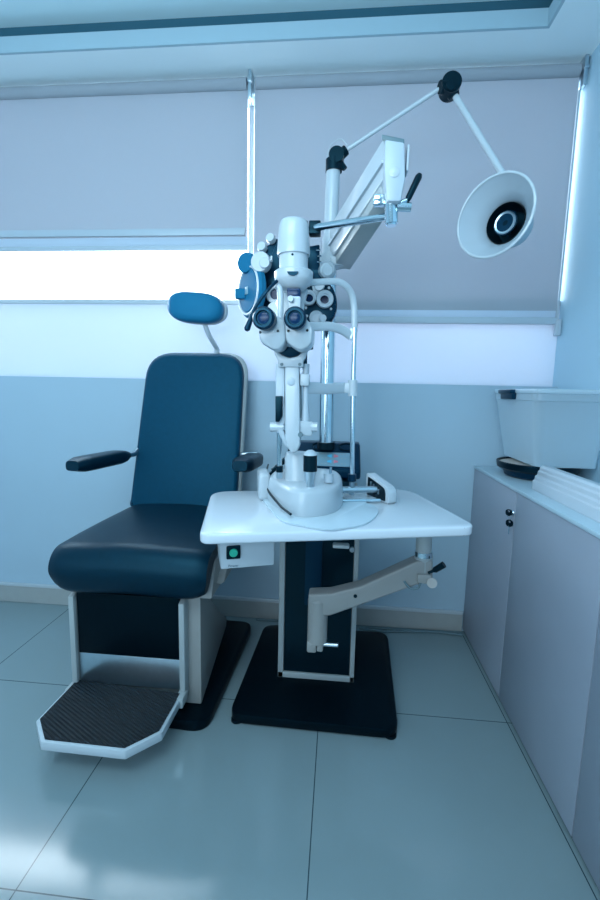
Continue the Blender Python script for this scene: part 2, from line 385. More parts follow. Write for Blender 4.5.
# headrest
hc = P(196, 308, 1.93); ux = (P(223, 311, 1.93)-P(168, 305, 1.93))/2; uz = V((0, 0, m_(14.5, 1.93)))
ux = V((ux.x, .0, ux.z*.6))
bm = B(); n = 40; rr = []
for yy, k in ((-.042, .0), (-.041, .55), (-.036, .84), (-.022, .97), (0, 1.0), (.018, .98), (.024, .90), (.026, 0)):
    if k == 0: rr.append([bm.verts.new(hc+V((0, yy, 0)))]); continue
    rr.append([bm.verts.new(hc + V((0, yy, 0)) + ux*(math.copysign(abs(math.cos(2*PI*j/n))**.62, math.cos(2*PI*j/n))*k) + uz*(math.copysign(abs(math.sin(2*PI*j/n))**.80, math.sin(2*PI*j/n))*k)) for j in range(n)])
for A, Q in zip(rr, rr[1:]):
    for j in range(n):
        if len(A) == 1: bm.faces.new((A[0], Q[j], Q[(j+1) % n]))
        elif len(Q) == 1: bm.faces.new((A[j], A[(j+1) % n], Q[0]))
        else: bm.faces.new((A[j], A[(j+1) % n], Q[(j+1) % n], Q[j]))
hr = label(obj('headrest', bm, M['hazeleather'], ch), 'oval leather headrest pad with haze painted in blue'); smooth(hr, 60)
bm = B(); prism(bm, [hc + V((0, .02, 0)) + ux*1.04*math.copysign(abs(math.cos(2*PI*j/n))**.75, math.cos(2*PI*j/n)) + uz*1.04*math.copysign(abs(math.sin(2*PI*j/n))**.85, math.sin(2*PI*j/n)) for j in range(n)], (.006, .014, .0)); obj('headrest_shell', bm, M['white'], hr)
bm = B(); tube(bm, smoothpath([P(204, 322, 1.97), P(209, 335, 1.985), P(217, 349, 2.06)]), .011); tube(bm, [P(217, 349, 2.06), P(216, 362, 2.08)], .013)
obj('headrest_stem', bm, M['white'], hr)

# ------------------------------------------------------------------ instrument stand
st = thing('instrument_stand', 'ophthalmic instrument stand with black base, white table and tall chrome pole', 'instrument stand', (-.04, 1.75, 0))
bm = B(); prism(bm, [(p.x, p.y, 0.006) for p in rpoly([V((-.362, 1.395, 0)), V((.243, 1.385, 0)), V((.272, 2.015, 0)), V((-.335, 2.015, 0))], .055)], (0, 0, .036), .007)
bp_ = obj('base_plate', bm, M['plate'], st)
for x, y in ((-.335, 1.42), (.218, 1.412), (.245, 1.985), (-.305, 1.985)):
    bm = B(); lathe(bm, [(0, 0), (.022, 0), (.022, .008), (0, .008)], (x, y, 0)); obj('rubber_foot', bm, M['rubber'], bp_)
CX0, CX1, CY0, CY1 = -.212, .093, 1.625, 1.92
bm = bx((CX0, CY0+.006, .042), (CX1, CY1, .80), .004); colm = obj('column', bm, M['cream'], st)
bm = bx((CX0+.022, CY0+.001, .068), (CX1-.018, CY0+.008, .80)); label(obj('front_panel', bm, M['blackp'], colm), 'glossy black front panel')
bm = bx((CX0-.002, CY0-.006, .042), (CX1+.002, CY0+.008, .066), .002)
merge(bm, bx((CX0-.002, CY0-.006, .042), (CX0+.020, CY0+.008, .80), .002)); merge(bm, bx((CX1-.016, CY0-.006, .042), (CX1+.002, CY0+.008, .80), .002))
obj('panel_frame', bm, M['creamlt'], colm)
bm = bx((CX0+.10, CY0-.004, .36), (CX0+.165, CY0+.001, .80)); obj('slide_track', bm, M['navy'], colm)
bm = B(); lathe(bm, [(0, -.012), (.010, -.012), (.010, 0), (0, 0)], (CX1-.025, CY0, .60), (0, 1, 0)); obj('panel_screw', bm, M['steel'], colm)
# swing arm
yA = 1.44
q0 = P(318, 605, yA); q1 = P(422, 566, yA)
bm = B(); lathe(bm, [(0, 0), (m_(10.5, yA), 0), (m_(10.5, yA), .155), (m_(9, yA), .162), (0, .163)], P(317, 640, yA)-V((0, 0, .0)), n=24)
sw = obj('swing_arm', bm, M['cream'], st)
poly = [P(309, 591, yA), P(331, 590, yA), P(360, 583, yA), P(415, 558, yA), P(431, 557, yA), P(431, 577, yA), P(414, 582, yA), P(330, 612, yA), P(309, 612, yA)]
w = .030
bm = B(); prism(bm, [p+V((0, -w, 0)) for p in poly], (0, 2*w, 0), .007, 3); arm_b = obj('arm_beam', bm, M['cream'], sw)
bm = B(); lathe(bm, [(0, 0), (.0065, 0), (.0065, .003), (0, .003)], P(355, 592, yA)+V((0, -w-.002, 0)), (0, 1, 0), 14); obj('arm_screw', bm, M['blackp'], arm_b)
bm = B(); box(bm, P(312, 643, yA)+V((0, -.005, 0)), (m_(10, yA), .05, m_(12, yA)), .006); box(bm, P(320, 643, yA), (m_(7, yA), .05, m_(12, yA)), .006); cl = obj('clamp', bm, M['cream'], sw)
bm = B(); tube(bm, [P(322, 644, yA-.01), P(338, 645, yA-.02)], .0085); obj('clamp_handle', bm, M['steel'], cl)
bm = B(); tube(bm, [P(316, 625, yA+.01), V((P(316, 625, yA).x, CY0, P(316, 625, yA).z))], .022); obj('arm_bracket', bm, M['cream'], sw)
# post under the table
pt = P(423.5, 541, 1.44)
bm = B(); tube(bm, [P(423, 580, yA), P(423.5, 556, yA)], m_(9, yA), 24); tube(bm, [P(423.5, 552, yA), V((pt.x, pt.y, .792))], m_(7.8, yA), 24); ps = obj('post', bm, M['creamlt'], sw)
bm = B(); tube(bm, [P(423.4, 556.5, yA), P(423.5, 551, yA)], m_(8.6, yA), 24); obj('post_collar', bm, M['chrome'], ps)
bm = B(); box(bm, P(424, 578, yA-.03), (m_(14, yA), .02, m_(9, yA)), .004); tube(bm, [P(432, 583, yA-.05), P(432, 583, yA-.02)], m_(5, yA)); obj('clamp_plate', bm, M['cream'], ps)
bm = B(); tube(bm, smoothpath([P(404, 581, yA-.03), P(410, 588, yA-.035), P(418, 588, yA-.035), P(421, 580, yA-.035)]), .004, 8); obj('cable_hook', bm, M['cable'], ps)
bm = B(); tube(bm, [P(428, 573, yA-.03), P(433, 571, yA-.03), P(435, 570, yA-.03), P(444, 564.5, yA-.04)], [.005, .005, .010, .011]); obj('lever', bm, M['blackp'], ps)
# table top
TA = math.radians(13.5); FLp, FRp = V((-.356, 1.070, 0)), V((.416, 1.262, 0)); dx = (FRp-FLp).normalized(); dy = V((-dx.y, dx.x, 0))
TD = .50
c4 = [FLp, FRp, FRp+dy*TD-dx*.01, FLp+dy*TD+dx*.01]
bm = B(); prism(bm, [(p.x, p.y, .792) for p in rpoly(c4, [.035, .05, .10, .08], 8)], (0, 0, .030), .007, 3); tt = label(obj('table_top', bm, M['tabletop'], st), 'white laminate swing table top')
# power box below
q = lambda px, py, y: P(px, py, y)
yb = 1.14
bA, bB_ = P(219, 546, yb), P(275, 546, yb+.055)
dd = (bB_-bA); dd.z = 0; dn = V((-dd.y, dd.x, 0)).normalized()
zl = P(222, 570, yb).z
bm = B(); prism(bm, [(bA.x, bA.y, .7915), (bA.x+dd.x, bA.y+dd.y, .7915), (bA.x+dd.x*.99, bA.y+dd.y*.99, zl), (bA.x+dd.x*.03, bA.y+dd.y*.03, zl)], dn*.10, .004)
sb = label(obj('switch_box', bm, M['white'], st), 'white switch box lettered Power')
def onbox(u, z, off=.0): return V((bA.x+dd.x*u, bA.y+dd.y*u, z)) - dn*off
th = math.atan2(dd.y, dd.x)
zc = (.7915+zl)/2+.002
bm = B(); box(bm, onbox(.25, zc, .002), (.040, .008, .040), .004, rot=rz(th)); sq = obj('switch_bezel', bm, M['blackp'], sb)
bm = B(); lathe(bm, [(0, .008), (.010, .007), (.012, .004), (.012, 0), (0, 0)], onbox(.25, zc, .004), -dn, 24); label(obj('power_switch', bm, M['green'], sq), 'round green power switch')
def text(s, name, size, loc, rot, m, parent, align='CENTER'):
    cu = bpy.data.curves.new(name, 'FONT'); cu.body = s; cu.size = size; cu.align_x = align; cu.extrude = .0002
    o = bpy.data.objects.new(name, cu); col.objects.link(o); cu.materials.append(m)
    o.rotation_euler = rot; bpy.context.view_layer.update()
    me = bpy.data.meshes.new_from_object(o.evaluated_get(bpy.context.evaluated_depsgraph_get()))
    bpy.data.objects.remove(o); o = bpy.data.objects.new(name, me); col.objects.link(o)
    o.parent = parent; o.location = V(loc)-origin(parent); o.rotation_euler = rot; return o
text('Power', 'lettering', .011, onbox(.25, zl+.005, .0006), (PI/2, 0, th), M['text'], sb)
bm = B(); box(bm, P(341, 545.5, 1.30), (.052, .03, .012), .005); obj('cable_cover', bm, M['creamlt'], st)
# console and tall pole
yP = 1.75
bm = bx((-.18, 1.64, .80), (.06, 1.90, .86), .01); obj('column_cap', bm, M['blackp'], colm)
cz = P(334, 472, 1.70).z
bm = B(); xa, xb = P(288, 460, 1.70).x, P(361, 460, 1.70).x
prism(bm, [(xa, 1.68, .862), (xa, 1.68, cz+.012), (xa, 1.80, cz+.105), (xa, 1.88, cz+.105), (xa, 1.88, .862)], (xb-xa, 0, 0), .010, 3)
cs = obj('control_console', bm, M['navy'], st)
n0, n1 = V((0, 1.68, cz+.012)), V((0, 1.80, cz+.105)); nd = (n1-n0).normalized(); nn = V((0, -nd.z, nd.y)); L = (n1-n0).length
def con(u, k, off=.0): return V((xa+(xb-xa)*u, n0.y, n0.z)) + nd*(L*k) + nn*off
sl = math.atan2(nd.z, nd.y)
bm = B(); box(bm, con(.60, .36, .0015), ((xb-xa)*.52, L*.50, .004), .0015, rot=rx(sl)); mp_ = obj('button_panel', bm, M['screen'], cs)
for u, k, mm in ((.57, .47, 'cyan'), (.66, .47, 'red'), (.57, .27, 'cyan'), (.66, .27, 'red')):
    bm = B(); d_ = 1 if mm == 'red' else -1
    prism(bm, [con(u-.03*d_, k+.06, .003), con(u-.03*d_, k-.06, .003), con(u+.03*d_, k-.02, .003), con(u+.03*d_, k+.02, .003)], nn*.002)
    label(obj('button', bm, M[mm], mp_), ('red' if mm == 'red' else 'blue')+' arrow button')
for k in (.55, .40, .20):
    for u in (.47, .52, .74, .79):
        bm = B(); box(bm, con(u, k, .0035), (.008, .003, .0006), rot=rx(sl)); obj('printed_mark', bm, M['creamlt'], mp_)
for u in (.42, .80):
    bm = B(); lathe(bm, [(.021, 0), (.023, .004), (.019, .004), (.017, -.004), (0, -.004)], con(u, .84, 0), nn, 24)
    for v in bm.verts: v.co += V(((v.co.x-con(u, .84).x)*.4, 0, 0))
    obj('instrument_cup', bm, M['blackp'], cs)
bm = B(); tube(bm, [P(326, 447, yP), P(329.6, 255, yP)], m_(7, yP), 24); pl = label(obj('lower_pole', bm, M['chrome'], st), 'ribbed chrome pole')
bm = B(); tube(bm, [P(322, 447, yP-.018), P(325.6, 262, yP-.018)], .004, 8); obj('pole_groove', bm, M['steel'], pl)
bm = B(); tube(bm, [P(325.9, 449, yP), P(326, 442, yP)], m_(8.5, yP), 24); obj('pole_socket', bm, M['blackp'], pl)
bm = B(); tube(bm, [P(329.6, 258, yP), P(333.5, 164, yP)], m_(6.4, yP), 24); up_ = label(obj('upper_pole', bm, M['white'], st), 'white upper pole')
bm = B(); tube(bm, [P(330, 267, yP), P(330.6, 256, yP)], m_(12, yP), 24); tube(bm, [P(330.6, 256, yP), P(331, 238, yP)], m_(8, yP), 24); box(bm, P(338, 262, yP-.03), (.06, .06, m_(10, yP)), .01); obj('pole_collar', bm, M['white'], up_)
bm = B(); lathe(bm, [(0, 0), (.030, 0), (.034, .008), (.034, .03), (.028, .038), (0, .038)], P(327, 272, yP-.03), (0, -1, 0)); obj('height_knob', bm, M['plastic'], up_)
bm = B(); tube(bm, smoothpath([P(329, 170, yP+.02), P(327, 158, yP+.02), P(331, 145, yP+.02), P(341, 139, yP+.02), P(348, 146, yP+.02)]), .0025, 8); obj('lamp_wire', bm, M['white'], up_)
# parallelogram arm carrying the refractor head
yn, yf = 1.28, 1.72
bm = B(); hexa(bm, [P(384, 137, yn), P(402, 140, yn), P(403, 178, yn), P(385, 176, yn)], [P(330, 226, yf), P(344, 226, yf), P(346, 262, yf), P(330, 260, yf)], .004)
pa = label(obj('parallel_arm', bm, M['white'], st), 'long white sloping box arm')
bm = B(); hexa(bm, [P(381.5, 160, yn), P(384.5, 160, yn), P(384.5, 163, yn), P(381.5, 163, yn)], [P(328, 243, yf), P(331, 243, yf), P(331, 246, yf), P(328, 246, yf)]); obj('arm_groove', bm, M['plastic'], pa)
bm = B(); hexa(bm, [P(380, 183, yn+.04), P(396, 188, yn+.04), P(396, 202, yn+.04), P(380, 196, yn+.04)], [P(333, 256, yf), P(350, 259, yf), P(350, 270, yf), P(333, 267, yf)], .003); obj('lower_link', bm, M['creamlt'], pa)
bm = B(); hexa(bm, [P(382, 134.5, yn-.02), P(404.5, 139, yn-.02), P(404.5, 144, yn-.02), P(382, 140, yn-.02)], [P(382, 134.5, yn+.06), P(404, 139, yn+.06), P(404, 144, yn+.06), P(382, 140, yn+.06)], .002); obj('arm_cap_seal', bm, M['cable'], pa)
cap = [P(385, 139, yn-.03), P(404.5, 142, yn-.03), P(405.5, 178, yn-.03), P(401, 201, yn-.03), P(387, 201, yn-.03), P(384.5, 172, yn-.03)]
bm = B(); prism(bm, cap, (0, .075, 0), .005, 2); ec = obj('arm_end', bm, M['plastic'], pa)
bm = B(); lathe(bm, [(.0125, 0), (.0135, .001), (.0135, .0016), (.0125, .0022), (0, .0022)], P(394.5, 172, yn-.03), (0, -1, 0)); obj('round_cap', bm, M['white'], ec)
bm = B(); box(bm, P(407, 161, yn+.0), (.006, .04, m_(22, yn)), .003); obj('edge_knob', bm, M['plastic'], ec)
bm = B(); tube(bm, [P(391, 200, yn), P(391.5, 224, yn)], m_(6, yn), 20); tube(bm, [P(391.5, 221, yn), P(391.5, 226, yn)], m_(4.5, yn), 20)
pv = obj('pivot', bm, M['chrome'], pa)
bm = B(); box(bm, P(379, 201, yn+.02), (m_(10, yn), .03, m_(9, yn)), .003); tube(bm, [P(373, 201, yn+.02), P(386, 201, yn+.02)], .010); obj('pivot_block', bm, M['chrome'], pv)
bm = B(); tube(bm, [P(397, 207, yn-.01), P(411, 207.5, yn-.01)], m_(4, yn)); tube(bm, [P(398, 207, yn-.01), P(402, 202, yn-.01), P(408, 200, yn-.01)], .006); lv = obj('lock_lever', bm, M['chrome'], pv)
bm = B(); tube(bm, [P(407, 202, yn-.01), P(408.5, 198, yn-.01), P(418.5, 177, yn-.01), P(420, 174, yn-.01)], [.005, .0085, .0095, .006]); label(obj('lever_grip', bm, M['blackp'], lv), 'black lever grip')
rodB = P(313, 228, 1.52)
bm = B(); tube(bm, [P(391, 216, yn), rodB], [m_(3.2, yn), m_(3.5, 1.5)], 16); obj('hanging_rod', bm, M['chrome'], pa)

# ------------------------------------------------------------------ refractor head (phoropter)
ph = thing('phoropter', 'dark blue phoropter head with white dials hanging behind the slit lamp', 'phoropter', P(290, 290, 1.55))
yp = 1.56
def disc(bm, px, py, y, rpx, d, ax=(0, -1, 0), hole=0, n=28, k=1):
    r = m_(rpx, y); o = P(px, py, y)
    if hole: h = m_(hole, y); lathe(bm, [(h, 0), (r*.94, 0), (r, d*.3), (r, d*.8), (r*.93, d), (h*1.12, d), (h, d*.85), (h, 0)], o, ax, n)
    else: lathe(bm, [(0, 0), (r*.94, 0), (r, d*.25), (r, d*.8), (r*.92, d), (0, d)], o, ax, n)
    return bm
bm = B(); box(bm, P(315, 229, 1.52), (m_(11, 1.52), .04, m_(12, 1.52)), .004); box(bm, P(304, 232, 1.53), (m_(10, 1.52), .03, m_(8, 1.52)), .004); 
box(bm, P(300, 255, 1.55), (m_(14, 1.55), .03, m_(60, 1.55)), .006)
hb = obj('hanger_bracket', bm, M['blackp'], ph)
bm = B(); hexa(bm, [P(300, 248, yp), P(320, 244, yp), P(320, 284, yp), P(300, 284, yp)], [P(300, 250, yp+.04), P(318, 248, yp+.04), P(318, 284, yp+.04), P(300, 284, yp+.04)], .005)
box(bm, P(316, 276, yp-.02), (m_(11, yp), .03, m_(11, yp)), .004); obj('bridge', bm, M['navy'], ph)
for px, py in ((318, 250), (319, 256), (319, 262)):
    bm = B(); tube(bm, [P(px-2, py, yp-.01), P(px+2.5, py, yp-.01)], .0035, 8); obj('bridge_screw', bm, M['chrome'], hb)
# left lens housing: rounded dark body seen obliquely
def housing(pts, y, d, m, lab=None, rpt=.02):
    q = [P(a, b, y) for a, b in pts]
    poly = [V((p.x, p.z)) for p in q]; rp = rpoly(poly, rpt, 6)
    bm = B(); prism(bm, [(p.x, y, p.y) for p in rp], (0, d, 0), .008, 3); o = obj('lens_housing', bm, m, ph)
    if lab: label(o, lab)
    return o
lh = housing([(276, 238), (280, 240), (286, 290), (282, 322), (268, 326), (250, 312), (243, 296), (244, 275), (252, 256), (266, 246)], yp, .05, M['navy'], 'left lens battery housing', .025)
bm = B(); lathe(bm, [(0, 0), (m_(22, yp), 0), (m_(25, yp), .008), (m_(25, yp), .022), (m_(23, yp), .03), (0, .03)], P(256, 292, yp-.005), (-.80, -.60, 0), 36)
for v in bm.verts: v.co.z = P(262, 291, yp).z + (v.co.z-P(262, 291, yp).z)*1.0
dl = obj('lens_disc', bm, M['navylt'], lh)
o_ = P(256, 292, yp-.005); axd = V((-.80, -.60, 0)).normalized()
bm = B(); lathe(bm, [(m_(20, yp), .029), (m_(21, yp), .034), (m_(22, yp), .034), (m_(23, yp), .029)], o_, axd, 36); obj('disc_ring', bm, M['plastic'], dl)
bm = B(); lathe(bm, [(0, .030), (m_(19.5, yp), .030), (m_(19, yp), .033), (0, .036)], o_, axd, 36); obj('disc_window', bm, M['navylt'], dl)
bm = B(); box(bm, o_+axd*.036+V((.0, 0, .0)), (.022, .004, .026), .002, rot=rz(-.92)); obj('scale_window', bm, M['screen'], dl)
bm = B(); box(bm, P(240.5, 294, yp-.01), (m_(10, yp), .02, m_(9.5, yp)), .003); obj('lever_tab', bm, M['navylt'], lh)
bm = B(); disc(bm, 251, 265, yp, 9.5, .035, (-.4, -.9, 0)); obj('side_dial', bm, M['navylt'], lh)
bm = B(); disc(bm, 262.5, 264, yp-.05, 9.5, .03, (-.1, -1, 0)); dw = obj('dial', bm, M['white'], lh)
bm = B(); disc(bm, 265, 263.5, yp-.08, 5, .012, (0, -1, 0)); obj('dial_knob', bm, M['plastic'], dw)
bm = B(); box(bm, P(271.5, 259, yp-.075), (m_(1.6, yp), .01, m_(5, yp)), .001); box(bm, P(270, 261, yp-.075), (m_(4, yp), .01, m_(1.6, yp)), .001); obj('dial_pointer', bm, M['white'], dw)
for px, py, r in ((272, 240.5, 4.3), (263.5, 249, 4.5)):
    bm = B(); disc(bm, px, py, yp-.005, r, .022, (-.2, -1, .2), n=10); kk = obj('knob', bm, M['white'], lh)
    bm = B(); tube(bm, [P(px-1, py+5, yp+.01), P(px, py, yp+.01)], .009); obj('knob_stem', bm, M['chrome'], kk)
bm = B(); disc(bm, 276, 295, yp-.01, 9.5, .02, (0, -1, 0), hole=5); ap = obj('aperture_ring', bm, M['white'], lh)
bm = B(); disc(bm, 276, 295, yp-.008, 5, .008); obj('lens', bm, M['glasslens'], ap)
bm = B(); disc(bm, 276, 311, yp-.02, 8, .025, (0, -1, 0)); d2 = obj('dial', bm, M['white'], lh)
bm = B(); disc(bm, 281, 311, yp-.05, 3.5, .02, (0, -1, 0), n=10); obj('dial_knob', bm, M['chrome'], d2)
bm = B(); disc(bm, 282, 305, yp-.02, 5, .03, (0, -1, 0)); obj('dial_knob', bm, M['chrome'], lh)
# right half
rh = housing([(298, 284), (316, 281), (330, 282), (337, 296), (337, 312), (329, 325), (312, 329), (298, 328), (294, 305)], yp, .05, M['navy'], 'right lens battery housing', .025)
bm = B()
tube(bm, [P(a, b, yp+.02) for a, b in smoothpath([(318, 281), (328, 284), (334, 296), (334, 310), (327, 322)], 5) and [(318, 281), (325, 283), (330, 287), (333.5, 294), (334.5, 303), (333.5, 312), (330, 318), (326, 323)]], .004, 8)
obj('rim', bm, M['plastic'], rh)
for px, py, r, h in ((309, 298.5, 7, 4.2), (324.5, 300, 8.3, 4.3)):
    bm = B(); disc(bm, px, py, yp-.012, r, .022, (.1, -1, 0), hole=h); a = obj('aperture_ring', bm, M['white'], rh)
    bm = B(); disc(bm, px, py, yp-.01, h, .010); obj('lens', bm, M['glasslens'], a)
    bm = B(); disc(bm, px, py, yp-.030, h*1.25, .004, hole=h*.95); obj('inner_ring', bm, M['plastic'], a)
bm = B(); disc(bm, 317, 318.5, yp-.015, 6.6, .026, (-.1, -1, 0)); d3 = obj('dial', bm, M['white'], rh)
bm = B(); disc(bm, 317, 318.5, yp-.042, 5, .008); obj('dial_face', bm, M['plastic'], d3)
bm = B(); disc(bm, 322, 319, yp-.05, 3.6, .022, (.2, -1, 0), n=10); obj('dial_knob', bm, M['white'], d3)
bm = B(); hexa(bm, [P(312, 286, yp-.02), P(320, 287, yp-.02), P(320, 296, yp-.02), P(314, 297, yp-.02)], [P(312, 286, yp), P(320, 287, yp), P(320, 296, yp), P(314, 297, yp)], .003); disc(bm, 319.5, 286.5, yp-.01, 5, .02)
obj('auxiliary_lever', bm, M['white'], rh)
for px, py in ((309, 286), (329, 288), (331, 309), (307, 316), (306, 308)):
    bm = B(); disc(bm, px, py, yp, 1.3, .006, n=10); obj('housing_screw', bm, M['plastic'], rh)
bm = B(); lathe(bm, [(0, 0), (.020, 0), (.024, .006), (.024, .024), (.018, .03), (0, .03)], P(324, 272, yp-.02), (.4, -.9, 0)); obj('knob', bm, M['white'], rh)

# ------------------------------------------------------------------ slit lamp
ys = 1.33
ZT = .8225
sl_ = thing('slit_lamp', 'white slit lamp microscope with twin eyepieces and joystick on the table', 'slit lamp', (-.06, 1.42, ZT))
# clear base plate on the table
zz = ZT
pp = [PZ(a, b, zz) for a, b in ((262, 500), (280, 521), (301, 527), (325, 531), (350, 529), (368, 524), (378, 514), (374, 507), (366, 504), (374, 500), (392, 498), (380, 490), (300, 488))]
bm = B(); prism(bm, [(p.x, p.y, zz) for p in smoothpath(pp+[pp[0]], 4)[:-1]], (0, 0, .006), .0015); bpl = label(obj('slide_plate', bm, M['plateclear'], sl_), 'smooth pale slide plate with rounded lobe')
# base body
def ff(px, py): q = PZ(px, py, ZT+.006); return V((q.x, q.y, 0))
fb = [ff(268, 500), ff(277, 508), ff(294, 516), ff(312, 517), ff(333, 513), ff(342, 505), ff(340, 498), ff(327, 495), ff(290, 494), ff(272, 496)]
fc = sum(fb, V((0, 0, 0)))/len(fb)
fbs = smoothpath(fb+[fb[0]], 5)[:-1]
bm = B(); t = bmesh.new(); rr = []
for z, k in ((.006, 1.0), (.010, 1.012), (.045, 1.0), (.070, .975), (.078, .955), (.084, .91), (.088, .84), (.092, .6)):
    rr.append([t.verts.new(V((fc.x+(p.x-fc.x)*k, fc.y+(p.y-fc.y)*k, ZT+z+(.014 if k < .99 else .006)*max(0, (p.y-fc.y))/.1*(z > .04)))) for p in fbs])
for A, Q in zip(rr, rr[1:]):
    for j in range(len(A)): t.faces.new((A[j], A[(j+1) % len(A)], Q[(j+1) % len(A)], Q[j]))
t.faces.new(rr[0][::-1]); t.faces.new(rr[-1]); merge(bm, t)
sbse = obj('base', bm, M['white'], sl_); smooth(sbse, 60)
bm = B(); tube(bm, [V((p.x-.004, p.y, ZT+.02+.05*i/8)) for i, p in enumerate([ff(*c) for c in ((292, 519), (283, 514), (276, 508), (270, 502), (267.5, 496), (267, 490), (267, 484), (269, 478))])], .004, 8); obj('edge_seal', bm, M['blackp'], sbse)
topz = ZT+.095
# rail caps and rails
def cap_at(pxl, pyb, w, h, y, hollow):
    b = P(pxl, pyb, y)
yc = 1.47
bm = B(); c = P(262, 488, yc); box(bm, (c.x, yc+.03, ZT+.048), (m_(12, yc), .12, .094), .012, 3, rz(TA)); lc = obj('rail_cover', bm, M['white'], sl_)
yc2 = 1.53; c = P(376.5, 486, yc2); 
prof = rpoly([V((-.068, 0)), V((.070, 0)), V((.070, .055)), V((-.068, .088))], [.004, .004, .03, .012], 6)
bm = B(); mrot = rz(TA+.30)
pr = [V((c.x, yc2, ZT)) + mrot @ V((.0, p.x*1.3, p.y)) for p in prof]
hexc = V((c.x, yc2, ZT))
prism(bm, [q_ - mrot @ V((.036, 0, 0)) for q_ in [V((c.x, yc2, ZT)) + mrot @ V((.036, -p.x*1.0, p.y)) for p in prof]], mrot @ V((.036, 0, 0)), .004)
rc = obj('rail_cover', bm, M['white'], sl_)
prof2 = [p*.78+V((0, .007)) for p in prof]
bm = B(); prism(bm, [hexc + mrot @ V((-.0015, -p.x, p.y)) for p in prof2], mrot @ V((.003, 0, 0))); op = label(obj('rail_opening', bm, M['blackp'], rc), 'dark toothed opening of rail cover')
bm = B()
for i in range(4): box(bm, hexc + mrot @ V((-.004, .028-.016*i, .052-.006*i)), (.006, .005, .018), .001, rot=mrot)
obj('rack_teeth', bm, M['steel'], op)
dr = rz(TA) @ V((1, 0, 0))
r0 = hexc + V((0, 0, .038))
bm = B(); tube(bm, [r0 - dr*.36, r0], .012, 16); obj('upper_rail', bm, M['steel'], sl_)
bm = B(); r1 = hexc + V((0, 0, .010)) - rz(TA) @ V((0, .045, 0)); tube(bm, [r1 - dr*.36, r1], .006, 12); obj('lower_rail', bm, M['chrome'], sl_)
# joystick
yj = 1.30
bm = B(); tube(bm, [P(310, 488, yj), P(310, 482, yj), P(310, 473, yj), P(310, 470.5, yj)], [m_(4.2, yj), m_(4.2, yj), m_(6.2, yj), m_(6.8, yj)], 20); jb = obj('joystick', bm, M['steel'], sl_)
bm = B(); tube(bm, [P(310, 491, yj), P(310, 487, yj)], [m_(7.5, yj), m_(5.5, yj)], 20); obj('joystick_boot', bm, M['blackp'], jb)
bm = B(); tube(bm, [P(310.2, 471, yj), P(310.3, 455, yj)], m_(7, yj), 20); label(obj('joystick_grip', bm, M['blackp'], jb), 'black ribbed joystick grip')
bm = B(); tube(bm, [P(310.3, 455, yj), P(310.3, 452, yj), P(310.3, 450, yj)], [m_(7, yj), m_(5.4, yj), m_(2.5, yj)], 20); obj('joystick_cap', bm, M['plastic'], jb)
bm = B(); tube(bm, [P(328.5, 482, 1.36), P(328.5, 473.5, 1.36)], m_(4.8, 1.36), 18); ln = obj('lock_knob', bm, M['plastic'], sl_)
bm = B(); tube(bm, [P(330.5, 474, 1.36), P(330.8, 467, 1.36)], .0042, 10); obj('knob_pin', bm, M['chrome'], ln)
# lower pedestal
bm = B(); tube(bm, [P(297, 482, 1.40), P(297, 478, 1.40), P(296.5, 456, 1.40), P(296.5, 452, 1.40)], [m_(14.5, 1.4), m_(12.5, 1.4), m_(12.0, 1.4), m_(10, 1.4)], 28); lp = obj('lower_pedestal', bm, M['white'], sl_)
bm = B(); tube(bm, [P(297, 481, 1.40), P(297, 479.5, 1.40)], m_(13.4, 1.4), 28); obj('pedestal_seal', bm, M['cable'], lp)
# main column (front post with rounded foot) and side members
def slab(poly, y, d, bev=.004): 
    bm = B(); prism(bm, [P(a, b, y) for a, b in poly], (0, d, 0), bev); return bm
bm = slab([(284.5, 366), (299, 366), (300, 445), (297, 452), (291, 453), (287, 447), (285, 440)], ys, .045, .006); cm = obj('column', bm, M['white'], sl_)
bm = B(); disc(bm, 291, 381.5, ys, 4, .003); obj('round_cap', bm, M['plastic'], cm)
for px in (282, 300): bm = B(); disc(bm, px, 364.5, ys, 1.7, .006, n=12); obj('column_screw', bm, M['cable'], cm)
bm = B(); disc(bm, 300.5, 434.5, ys+.01, 2.6, .01, n=16); obj('column_screw', bm, M['cable'], cm)
bm = slab([(275.5, 364), (284.5, 364), (284.5, 423), (281, 428), (284, 432), (288, 448), (285, 446), (279, 434), (276, 424)], ys+.01, .035, .002); obj('left_rib', bm, M['plastic'], sl_)
bm = slab([(275.2, 396), (282.2, 396), (282.2, 416), (279, 422), (275.4, 422)], ys-.004, .03, .002); label(obj('left_grip', bm, M['blackp'], sl_), 'black ribbed grip on column')
bm = slab([(283, 421), (290, 436), (312, 436), (312, 422), (300, 421), (300, 416), (299, 405), (284, 405)], ys+.012, .04, .004); bq = obj('cross_yoke', bm, M['white'], sl_)
bm = B(); tube(bm, [P(270.5, 427, ys+.02), P(284, 427, ys+.02)], [m_(4.8, ys), m_(4.0, ys)], 8); kn = obj('yoke_knob', bm, M['white'], bq)
bm = B(); tube(bm, [P(310, 427, ys+.02), P(312, 427, ys+.02), P(317.5, 427, ys+.02)], [m_(3.2, ys), m_(4.6, ys), m_(4.6, ys)], 8); obj('yoke_knob', bm, M['white'], bq)
bm = B(); tube(bm, [P(279.5, 432, ys+.03), P(279.5, 474, ys+.05)], m_(2.6, ys), 12); rd = label(obj('guide_rod', bm, M['chrome'], sl_), 'thin chrome guide rod')
bm = B(); tube(bm, [P(279.5, 466, ys+.045), P(279.5, 472, ys+.045)], m_(3.7, ys), 12); obj('rod_sleeve', bm, M['blackp'], rd)
bm = B(); tube(bm, [P(279.5, 472, ys+.045), P(279.5, 478, ys+.045)], m_(3.2, ys), 12); obj('rod_foot', bm, M['steel'], rd)
